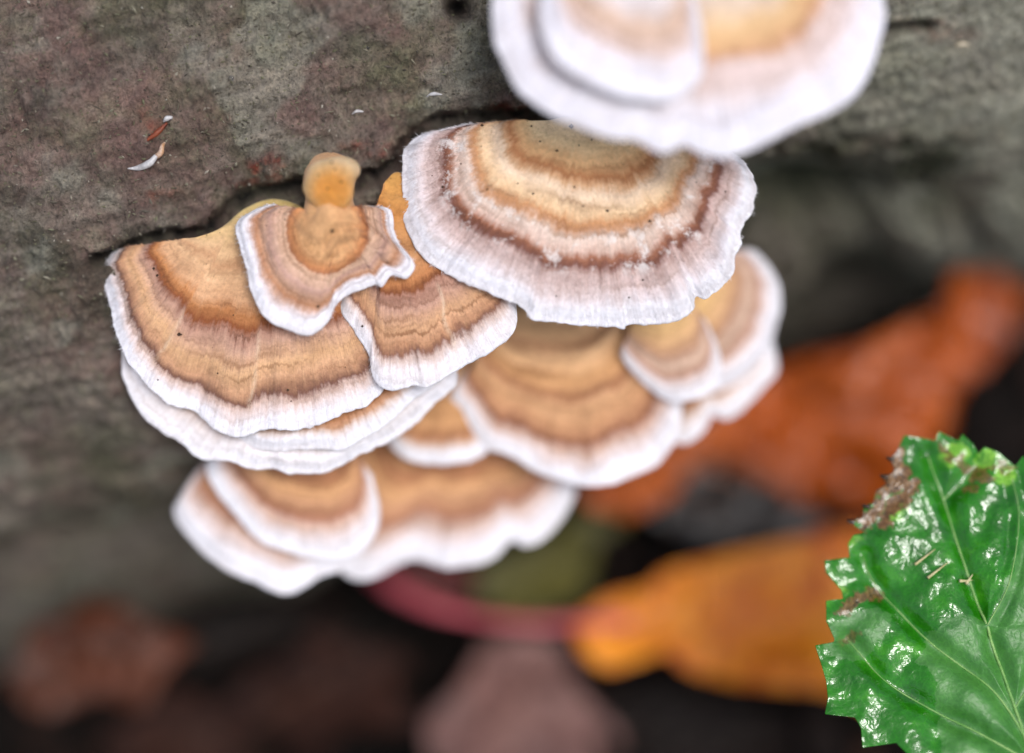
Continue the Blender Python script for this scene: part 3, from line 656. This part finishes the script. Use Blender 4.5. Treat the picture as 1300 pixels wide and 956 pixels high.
M_OR2 = mat_plain('bright_orange_leaf', lin(186, 76, 6), lin(244, 154, 24), 2.0, .45, .5, .35, .05)
M_ORV = mat_plain('pale_orange_vein', lin(176, 92, 44), lin(206, 128, 74), 2, .5)
M_PINK = mat_plain('pink_petiole', lin(164, 56, 70), lin(204, 98, 108), 2, .4, .5)
M_BEIGE = mat_plain('pinkish_beige_leaf', lin(78, 50, 46), lin(126, 88, 80), 1.6, .55)
M_BEIGEV = mat_plain('beige_vein', lin(120, 80, 72), lin(150, 110, 98), 2)
M_OLIVE = mat_plain('olive_leaf', lin(52, 50, 16), lin(98, 92, 34), 1.8, .6)
M_OLIVEV = mat_plain('olive_vein', lin(96, 92, 50), lin(120, 112, 66), 2)
M_SLATE = mat_plain('dark_wet_leaf', lin(34, 32, 30), lin(66, 62, 60), 1.5, .33, .5)
M_SLATEV = mat_plain('dark_vein', lin(40, 34, 30), lin(60, 50, 44), 2, .4)
M_BROWN = mat_plain('brown_leaf', lin(50, 26, 16), lin(98, 50, 28), 1.4, .5)
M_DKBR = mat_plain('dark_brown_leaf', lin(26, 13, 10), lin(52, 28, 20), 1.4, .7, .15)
M_BROWNV = mat_plain('brown_vein', lin(60, 34, 22), lin(90, 54, 36), 2)
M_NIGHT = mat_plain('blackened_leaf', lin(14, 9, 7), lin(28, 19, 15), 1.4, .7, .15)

dead_leaf('large rust orange fallen leaf curling up at right below the log',
          [(1205, 347), (1240, 338), (1285, 350), (1308, 385), (1296, 432), (1266, 476), (1236, 490), (1218, 540), (1190, 610), (1170, 680), (1135, 745), (1070, 716), (1015, 662), (960, 608), (890, 592), (830, 640), (770, 648), (740, 625), (800, 585), (900, 530), (990, 478), (1040, 452), (1120, 424), (1180, 388)],
          (1080, 540), 27.5, M_OR1, [(780, 625), (900, 565), (1050, 490), (1150, 425), (1240, 350)], M_ORV, tilt=-10, yaw=4, k=-.28, amp=.42, seed=51)
dead_leaf('bright orange leaf with a pink stalk lying behind the green leaf',
          [(724, 792), (745, 775), (775, 757), (822, 745), (842, 728), (900, 712), (1000, 690), (1060, 676), (1130, 690), (1190, 740), (1230, 820), (1200, 890), (1120, 905), (1040, 880), (980, 874), (930, 868), (870, 850), (835, 822), (800, 834), (776, 852), (742, 832)],
          (980, 785), 27.0, M_OR2, [(728, 792), (860, 790), (1000, 780), (1200, 800)], M_ORV, tilt=12, k=.25, amp=.18, seed=52,
          stalk=[(478, 722, 28.0), (500, 744, 27.5), (545, 768, 27.2), (600, 783, 27.0), (670, 791, 27.0), (732, 791, 27.0), (800, 790, 27.0)], stalk_mat=M_PINK, stalk_r=[.17, .13, .085, .075, .085, .11])
dead_leaf('pale pinkish beige leaf below the pink stalk at bottom',
          [(576, 880), (604, 838), (622, 812), (668, 806), (700, 812), (722, 834), (738, 880), (790, 940), (740, 1000), (640, 1010), (560, 980), (540, 920)],
          (660, 885), 27.8, M_BEIGE, [(640, 975), (660, 890), (670, 812)], M_BEIGEV, tilt=12, k=-.2, amp=.2, seed=53)
dead_leaf('mottled olive leaf between the cluster and the bright orange leaf',
          [(608, 772), (606, 728), (650, 700), (700, 680), (750, 640), (800, 612), (826, 622), (800, 660), (760, 690), (748, 735), (715, 772), (660, 785)],
          (700, 715), 28.0, M_OLIVE, [(618, 765), (690, 712), (810, 620)], M_OLIVEV, tilt=0, k=.3, amp=.2, seed=54)
dead_leaf('dark grey wet leaf lying against the big rust orange leaf',
          [(806, 640), (846, 602), (896, 590), (960, 600), (1000, 624), (1040, 656), (1036, 690), (980, 702), (920, 690), (860, 676)],
          (930, 645), 27.6, M_SLATE, [(812, 640), (930, 645), (1052, 690)], M_SLATEV, tilt=14, k=-.2, amp=.2, seed=55)
dead_leaf('chestnut brown crumpled leaf at bottom left below the log',
          [(10, 868), (30, 830), (44, 792), (84, 778), (118, 752), (176, 772), (200, 796), (250, 812), (214, 846), (190, 885), (130, 880), (60, 900)],
          (125, 830), 27.4, M_BROWN, [(30, 870), (120, 825), (215, 800)], M_BROWNV, tilt=-8, k=.35, amp=.3, seed=56)
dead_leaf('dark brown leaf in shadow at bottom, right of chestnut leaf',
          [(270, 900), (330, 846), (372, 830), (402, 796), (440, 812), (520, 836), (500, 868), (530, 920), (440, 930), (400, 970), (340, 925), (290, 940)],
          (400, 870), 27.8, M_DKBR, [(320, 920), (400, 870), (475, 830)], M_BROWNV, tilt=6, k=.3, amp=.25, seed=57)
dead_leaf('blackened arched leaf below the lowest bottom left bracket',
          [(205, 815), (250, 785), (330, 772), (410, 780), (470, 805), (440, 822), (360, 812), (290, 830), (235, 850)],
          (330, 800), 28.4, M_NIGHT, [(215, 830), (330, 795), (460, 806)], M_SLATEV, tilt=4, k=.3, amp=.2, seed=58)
dead_leaf('reddish dark leaf behind the curled end of the pink stalk',
          [(486, 716), (530, 700), (585, 702), (602, 730), (590, 764), (545, 762), (505, 748)],
          (548, 733), 28.6, mat_plain('maroon_leaf', lin(62, 16, 18), lin(104, 34, 30), 1.5, .5), [(492, 722), (550, 735), (596, 745)], M_BROWNV, tilt=0, k=.2, amp=.15, seed=59)
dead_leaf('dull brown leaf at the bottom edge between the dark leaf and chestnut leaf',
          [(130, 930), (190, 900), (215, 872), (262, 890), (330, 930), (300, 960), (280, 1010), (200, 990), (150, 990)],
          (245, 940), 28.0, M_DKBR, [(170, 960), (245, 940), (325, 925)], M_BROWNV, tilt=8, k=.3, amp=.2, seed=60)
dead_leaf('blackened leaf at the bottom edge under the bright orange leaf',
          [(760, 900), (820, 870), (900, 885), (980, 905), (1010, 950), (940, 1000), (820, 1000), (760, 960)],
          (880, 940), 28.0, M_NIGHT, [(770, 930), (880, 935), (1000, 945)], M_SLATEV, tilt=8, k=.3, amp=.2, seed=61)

# ------------------------------------------------------------------ the living green leaf
GL = [(1136, 578), (1147, 555), (1164, 557), (1186, 561), (1190, 550), (1204, 557), (1215, 562), (1220, 554), (1233, 566), (1241, 578), (1248, 570), (1266, 576), (1281, 588), (1288, 593), (1297, 581),
      (1316, 598), (1322, 622), (1336, 632), (1342, 660), (1362, 676), (1364, 706), (1386, 728), (1382, 766), (1402, 796), (1390, 836), (1402, 872), (1382, 906), (1384, 940), (1360, 968), (1346, 1004), (1326, 1016),
      (1300, 1006), (1272, 1010), (1262, 1000), (1246, 986), (1214, 1000), (1206, 984), (1192, 970), (1156, 978), (1150, 958), (1136, 944), (1094, 950), (1092, 926), (1084, 912), (1046, 908), (1050, 888), (1048, 866), (1041, 842), (1034, 821), (1046, 820), (1057, 818), (1059, 812), (1048, 790), (1048, 764), (1070, 761), (1068, 750),
      (1048, 728), (1046, 713), (1078, 709), (1076, 691), (1083, 681), (1109, 677), (1092, 673), (1077, 664), (1094, 658), (1096, 643), (1108, 640), (1111, 625), (1126, 616), (1118, 607), (1131, 604), (1136, 594), (1128, 585)]
GV = [[(1322, 1010), (1300, 935), (1277, 866), (1252, 795), (1230, 735), (1212, 680), (1198, 634), (1186, 604), (1178, 578)],
      [(1300, 935), (1275, 895), (1248, 866), (1186, 820), (1150, 785), (1120, 753), (1101, 724), (1096, 706)],
      [(1310, 968), (1240, 930), (1180, 900), (1125, 866), (1089, 827), (1076, 812)],
      [(1252, 795), (1276, 750), (1288, 700), (1292, 650), (1284, 610)],
      [(1288, 900), (1330, 830), (1355, 770), (1362, 720)],
      [(1212, 680), (1180, 690), (1150, 672), (1138, 655)],
      [(1230, 735), (1190, 742), (1155, 716), (1140, 690)],
      [(1198, 634), (1222, 612), (1240, 590)], [(1252, 795), (1215, 790), (1180, 768)]]
def wp(px, py, a=7, f=22, s=71): return px + a * fbm(px / f, py / f, seed=s), py + a * fbm(px / f, py / f, seed=s + 1)
def g_rel(px, py):
    d = np.minimum.reduce([pdist(px, py, v) for i, v in enumerate(GV) if i not in (5, 6, 8)])
    quilt = .12 * (1 - np.exp(-(d / 13) ** 2))
    rug = .0032 * fbm(px / 8., py / 8., seed=73, oct=3, gain=.55) + .022 * fbm(px / 34., py / 34., seed=76, oct=2)
    up = 0
    for x0, y0, a, b in ((1125, 722, 34, 40), (1188, 624, 44, 26), (1158, 662, 26, 20), (1236, 668, 18, 28), (1272, 748, 14, 42), (1094, 756, 18, 14), (1142, 832, 18, 24), (1090, 840, 16, 16)):
        up = up + np.exp(-(((px - x0) / a) ** 2 + ((py - y0) / b) ** 2) ** 2) * (.15 * (y0 - py) - .13 * (px - x0)) / 112.
    crease = .10 * sst(14, 0, pdist(px, py, GV[3])) * (px < 1300)
    return quilt + rug * (1 - np.exp(-(d / 6) ** 2)) + up + crease
DRY = [(1165, 842), (1178, 806), (1200, 786), (1222, 781), (1252, 792), (1275, 752), (1290, 692), (1420, 640), (1420, 1040), (1190, 1040), (1190, 868)]
DRY2 = [(1046, 792), (1080, 785), (1120, 772), (1132, 788), (1112, 812), (1096, 842), (1060, 838), (1040, 822)]
def a_dry(px, py):
    x, y = wp(px, py, 5, 14, 77); return np.where(inpoly(x, y, DRY) | inpoly(x, y, DRY2), 1., 0.)
def a_brown(px, py):
    x, y = wp(px, py, 8, 12, 79)
    d1 = pdist(x, y, [(1130, 580), (1132, 612), (1112, 640), (1096, 664)]); d2 = pdist(x, y, [(1145, 600), (1152, 628), (1125, 658)])
    d3 = pdist(x, y, [(1075, 772), (1096, 752), (1116, 756)]); d4 = pdist(x, y, [(1192, 568), (1226, 592), (1250, 602), (1232, 616)]); d5 = pdist(x, y, [(1250, 602), (1284, 594)])
    d6 = pdist(x, y, [(1068, 815), (1082, 812)])
    return np.clip(np.maximum.reduce([sst(13, 8, d1), sst(12, 7, d2), sst(11, 6, d3) * .9, sst(7, 3, d4) * .8, sst(5, 2, d5) * .7, sst(9, 4, d6) * .6]), 0, 1)
def a_lime(px, py):
    x, y = wp(px, py, 6, 12, 83)
    return np.clip(np.maximum.reduce([sst(20, 12, np.hypot(x - 1212, y - 578)), sst(17, 10, np.hypot(x - 1254, y - 586)), sst(18, 10, np.hypot(x - 1276, y - 604)), .9 * sst(18, 8, np.hypot(x - 1134, y - 652)), .7 * sst(16, 6, np.hypot(x - 1064, y - 752)), .5 * sst(14, 5, np.hypot(x - 1078, y - 692))]), 0, 1)
def a_vein(px, py):
    return np.minimum.reduce([pdist(px, py, v) for v in GV])
def green_leaf():
    n = NT('wet_green_leaf'); o = n.obj()
    dry, br, lm = n.attr('dry'), n.attr('brown'), n.attr('lime')
    a = n.noise(o, 2.5, 4, .6); f = n.noise(o, 22, 4, .6); vor = n.n('ShaderNodeTexVoronoi', feature='DISTANCE_TO_EDGE'); vor.inputs['Scale'].default_value = 13; n.l(o, vor.inputs['Vector'])
    net = n.rng(vor.outputs['Distance'], 0, .12, 0, 1)
    col = n.ramp(a, [(.3, lin(18, 86, 4)), (.55, lin(34, 114, 8)), (.75, lin(62, 142, 18))])
    col = n.mix(dry, col, n.ramp(a, [(.3, lin(44, 104, 34)), (.7, lin(70, 130, 52))]))
    col = n.mix(lm, col, n.ramp(f, [(.35, lin(86, 150, 34)), (.65, lin(132, 184, 62))]))
    col = n.mix(br, col, n.ramp(f, [(.32, lin(50, 34, 16)), (.48, lin(98, 68, 36)), (.7, lin(134, 100, 62))]))
    col = n.mix(.35, col, n.mix(1.0, col, n.ramp(net, [(0, (1.4, 1.4, 1.2, 1)), (1, (.9, .9, .9, 1))]), 'MULTIPLY'))
    ro = n.math('ADD', n.math('MULTIPLY', dry, .30), .14); ro = n.math('ADD', ro, n.math('MULTIPLY', br, .12))
    n.set(Base_Color=col, Roughness=ro); n.b.inputs['Specular IOR Level'].default_value = .6
    n.b.inputs['Coat Weight'].default_value = 0.0
    h = n.math('ADD', n.math('MULTIPLY', net, .8), f)
    n.bump(h, .09, .03)
    V, F, at, on = sheet(GL, (1225, 780), 21.62, tilt=14, yaw=-6, relief=g_rel, ns=900, nr=190, thick=.03, closed_spline=False, amp=.05, seed=70,
                         attrs={'dry': a_dry, 'brown': a_brown, 'lime': a_lime})
    root = thing('green_leaf', 'glossy wet green toothed leaf with browned edge in lower right corner', 'leaf', world(cpt(1326, 1016, 21.6)))
    new_mesh('blade', V, F, n.m, root, at)
    mv = mat_plain('pale_green_vein', lin(96, 150, 70), lin(140, 178, 104), 4, .35)
    for i, v in enumerate(GV):
        if i in (5, 6, 8): continue
        p = spline(v, 40); r0 = .020 if i == 0 else .013 if i < 3 else .008
        v_, f_ = tube(on(p, .004), [r0, r0 * .8, r0 * .45], 8, 60); new_mesh('midrib' if i == 0 else 'vein', v_, f_, mv, root)
    ms = mat_plain('straw_bristle', lin(176, 168, 116), lin(206, 196, 150), 4, .5)
    for p0, p1 in (((1160, 719), (1186, 699)), ((1176, 736), (1203, 715)), ((1217, 739), (1234, 737)), ((1226, 742), (1234, 730))):
        pt = [((p0[0] * (1 - q) + p1[0] * q), (p0[1] * (1 - q) + p1[1] * q)) for q in (0, .5, 1)]
        v_, f_ = tube(on(pt, .04), [.018, .012, .003], 8, 8); new_mesh('bristle', v_, f_, ms, root)
    mk = mat_plain('dark_wet_tip', lin(44, 34, 26), lin(82, 62, 44), 6, .15, .6)
    for x, y in ((1128, 586), (1120, 608), (1078, 665), (1098, 645)):       # shrivelled dark teeth of the browned edge
        q = on([(x + 6, y + 1), (x, y), (x - 4, y - 2)], .02); v_, f_ = tube(q, [.03, .03, .012], 10, 8); new_mesh('shrivelled_tooth', v_, f_, mk, root)
    gp = float(ground_depth(np.array([1420.]), np.array([1150.]))[0])
    st = np.array([cpt(1318, 1000, 21.6), cpt(1336, 1050, 22.2), cpt(1370, 1100, 23.5), cpt(1400, 1130, 26.0), cpt(1420, 1150, gp + .3)])
    v_, f_ = tube(st, [.035, .05, .055, .06, .065], 10, 40); new_mesh('stalk', v_, f_, mv, root)
green_leaf()
def orange_behind():
    dead_leaf('tawny leaf showing at the right edge behind the green leaf',
              [(1270, 610), (1300, 590), (1350, 600), (1390, 650), (1380, 710), (1330, 730), (1290, 700), (1272, 660)], (1325, 655), 24.0, M_OR2,
              [(1280, 690), (1325, 655), (1370, 620)], M_ORV, k=.2, amp=.1, seed=64)

# ------------------------------------------------------------------ small things on the bark
def bark_pt(px, py, lift=0.):
    i = int(np.argmin((BARK[0] - px) ** 2 + (BARK[1] - py) ** 2)); return cpt(px, py, float(BARK[2][i][2]) - lift)
m = NT('clear_water'); m.set(Base_Color=(1, 1, 1, 1), Roughness=.02, IOR=1.33); m.b.inputs['Transmission Weight'].default_value = 1.0; M_WATER = m.m
def drop(px, py, rad, where):
    cc = bark_pt(px, py, .35 * rad); a = np.linspace(0, 2 * math.pi, 16, endpoint=False); e = np.linspace(-math.pi / 2, math.pi / 2, 11)
    E_, A_ = np.meshgrid(e, a, indexing='ij'); P = cc + rad * np.stack([np.cos(E_) * np.cos(A_), np.cos(E_) * np.sin(A_), -.75 * np.sin(E_)], -1)
    o = new_mesh('water_droplet', world(P).reshape(-1, 3), gridfaces(11, 16, True), M_WATER)
    o['label'] = where; o['category'] = 'droplet'; o['group'] = 'water droplets on the bark'
for a in ((294, 99, .026, 'largest clear water droplet on the bark at upper left'), (275, 112, .018, 'small droplet just left of the largest droplet on the bark'),
          (316, 115, .02, 'tiny droplet just right of the largest droplet on the bark'), (539, 103, .02, 'droplet on the bark above the frosted bracket'),
          (188, 123, .02, 'tiny water droplet on bark above the curled pale flake'), (467, 61, .02, 'droplet high on the bark near the dark pit')): drop(*a)
M_FLAKE = mat_plain('pale_flake', lin(168, 164, 164), lin(214, 212, 214), 5, .35, .5)
M_TWIG = mat_plain('red_brown_twig', lin(96, 40, 28), lin(140, 72, 44), 5, .5)
def flake():
    root = thing('bark_flake', 'curled whitish flake with brown tip stuck on the bark at upper left', 'flake', world(bark_pt(195, 205)))
    b = lambda x, y, l: bark_pt(x, y, l)
    v_, f_ = tube(np.array([b(162, 214, .0), b(176, 213, .04), b(190, 207, .07), b(198, 198, .07)]), [.006, .034, .042, .026], 12, 24); new_mesh('curl', v_, f_, M_FLAKE, root)
    v_, f_ = tube(np.array([b(197, 200, .07), b(204, 194, .10), b(206, 186, .10), b(209, 181, .04)]), [.03, .034, .026, .012], 12, 20)
    new_mesh('brown_tip', v_, f_, mat_plain('tan_flake', lin(176, 120, 60), lin(206, 190, 180), 6, .4), root)
    t2 = thing('twig_scrap', 'reddish brown scrap with white bead above the curled pale flake', 'scrap', world(bark_pt(205, 165)))
    v_, f_ = tube(np.array([b(184, 180, .0), b(200, 168, .03), b(212, 156, .05)]), [.01, .035, .015], 10, 16); new_mesh('splinter', v_, f_, M_TWIG, t2)
    v_, f_ = tube(np.array([b(208, 154, .06), b(213, 150, .08), b(219, 149, .05)]), [.012, .032, .014], 12, 12); new_mesh('bead', v_, f_, M_FLAKE, t2)
flake()
def crumb(px, py, r, label, mat):
    v_, f_ = tube(np.array([bark_pt(px - r * 210, py + 2, .0), bark_pt(px - r * 40, py - 2, .02), bark_pt(px + r * 180, py - 1, .0)]), [r * .12, r * .5, r * .15], 10, 10)
    o = new_mesh('crumb', v_, f_, mat); o['label'] = label; o['category'] = 'crumb'; o['group'] = 'crumbs on the bark'
crumb(1221, 58, .055, 'pale seed like crumb on the bark at upper right', mat_plain('seed', lin(190, 176, 150), lin(214, 200, 176), 5))
crumb(552, 121, .05, 'small grey shard on the bark left of the frosted bracket top', M_FLAKE)
crumb(455, 143, .04, 'thin pale sliver on the bark above the orange knob', M_FLAKE)

# dark crumbs of rotted leaf and bark covering the soil
def litter():
    m = 9000
    x, y = RNG.uniform(-16, 18, m), RNG.uniform(-14, 14, m)
    z = ground_z(x, y) + .5 * fbm(x * .5, y * .5, seed=5) + .2 * fbm(x * 2, y * 2, seed=6) + RNG.uniform(.0, .25, m)
    cc = np.stack([x, y, z], -1); n_ = RNG.normal(0, .45, (m, 3)) + np.array([0, 0, 1.]); n_ /= np.linalg.norm(n_, axis=1, keepdims=True)
    d = np.cross(n_, RNG.normal(0, 1, (m, 3))); d /= np.linalg.norm(d, axis=1, keepdims=True); e = np.cross(n_, d)
    L = RNG.gamma(2., .11, m)[:, None] + .05; W = L * RNG.uniform(.15, .8, m)[:, None]; T_ = .03
    q = [cc - d * L, cc - d * L * .2 + e * W, cc + d * L, cc + d * L * .1 - e * W, cc + n_ * (T_ + .2 * W), cc - n_ * T_]
    V = np.stack(q, 1).reshape(-1, 3); b = np.arange(m)[:, None] * 6
    F = np.concatenate([b + np.array(t) for t in ((0, 3, 4), (3, 2, 4), (2, 1, 4), (1, 0, 4), (3, 0, 5), (2, 3, 5), (1, 2, 5), (0, 1, 5))], 0)
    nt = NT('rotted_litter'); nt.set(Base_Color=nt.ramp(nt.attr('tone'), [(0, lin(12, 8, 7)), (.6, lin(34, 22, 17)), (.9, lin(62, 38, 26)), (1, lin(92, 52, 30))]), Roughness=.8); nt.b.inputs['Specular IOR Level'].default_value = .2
    o = new_mesh('leaf_crumbs', V, F, nt.m, None, {'tone': np.repeat(RNG.beta(1.3, 2.6, m), 6)}, smooth=False)
    o['kind'] = 'stuff'; o['label'] = 'dark rotted leaf and bark crumbs on the soil'; o['category'] = 'leaf litter'
litter()
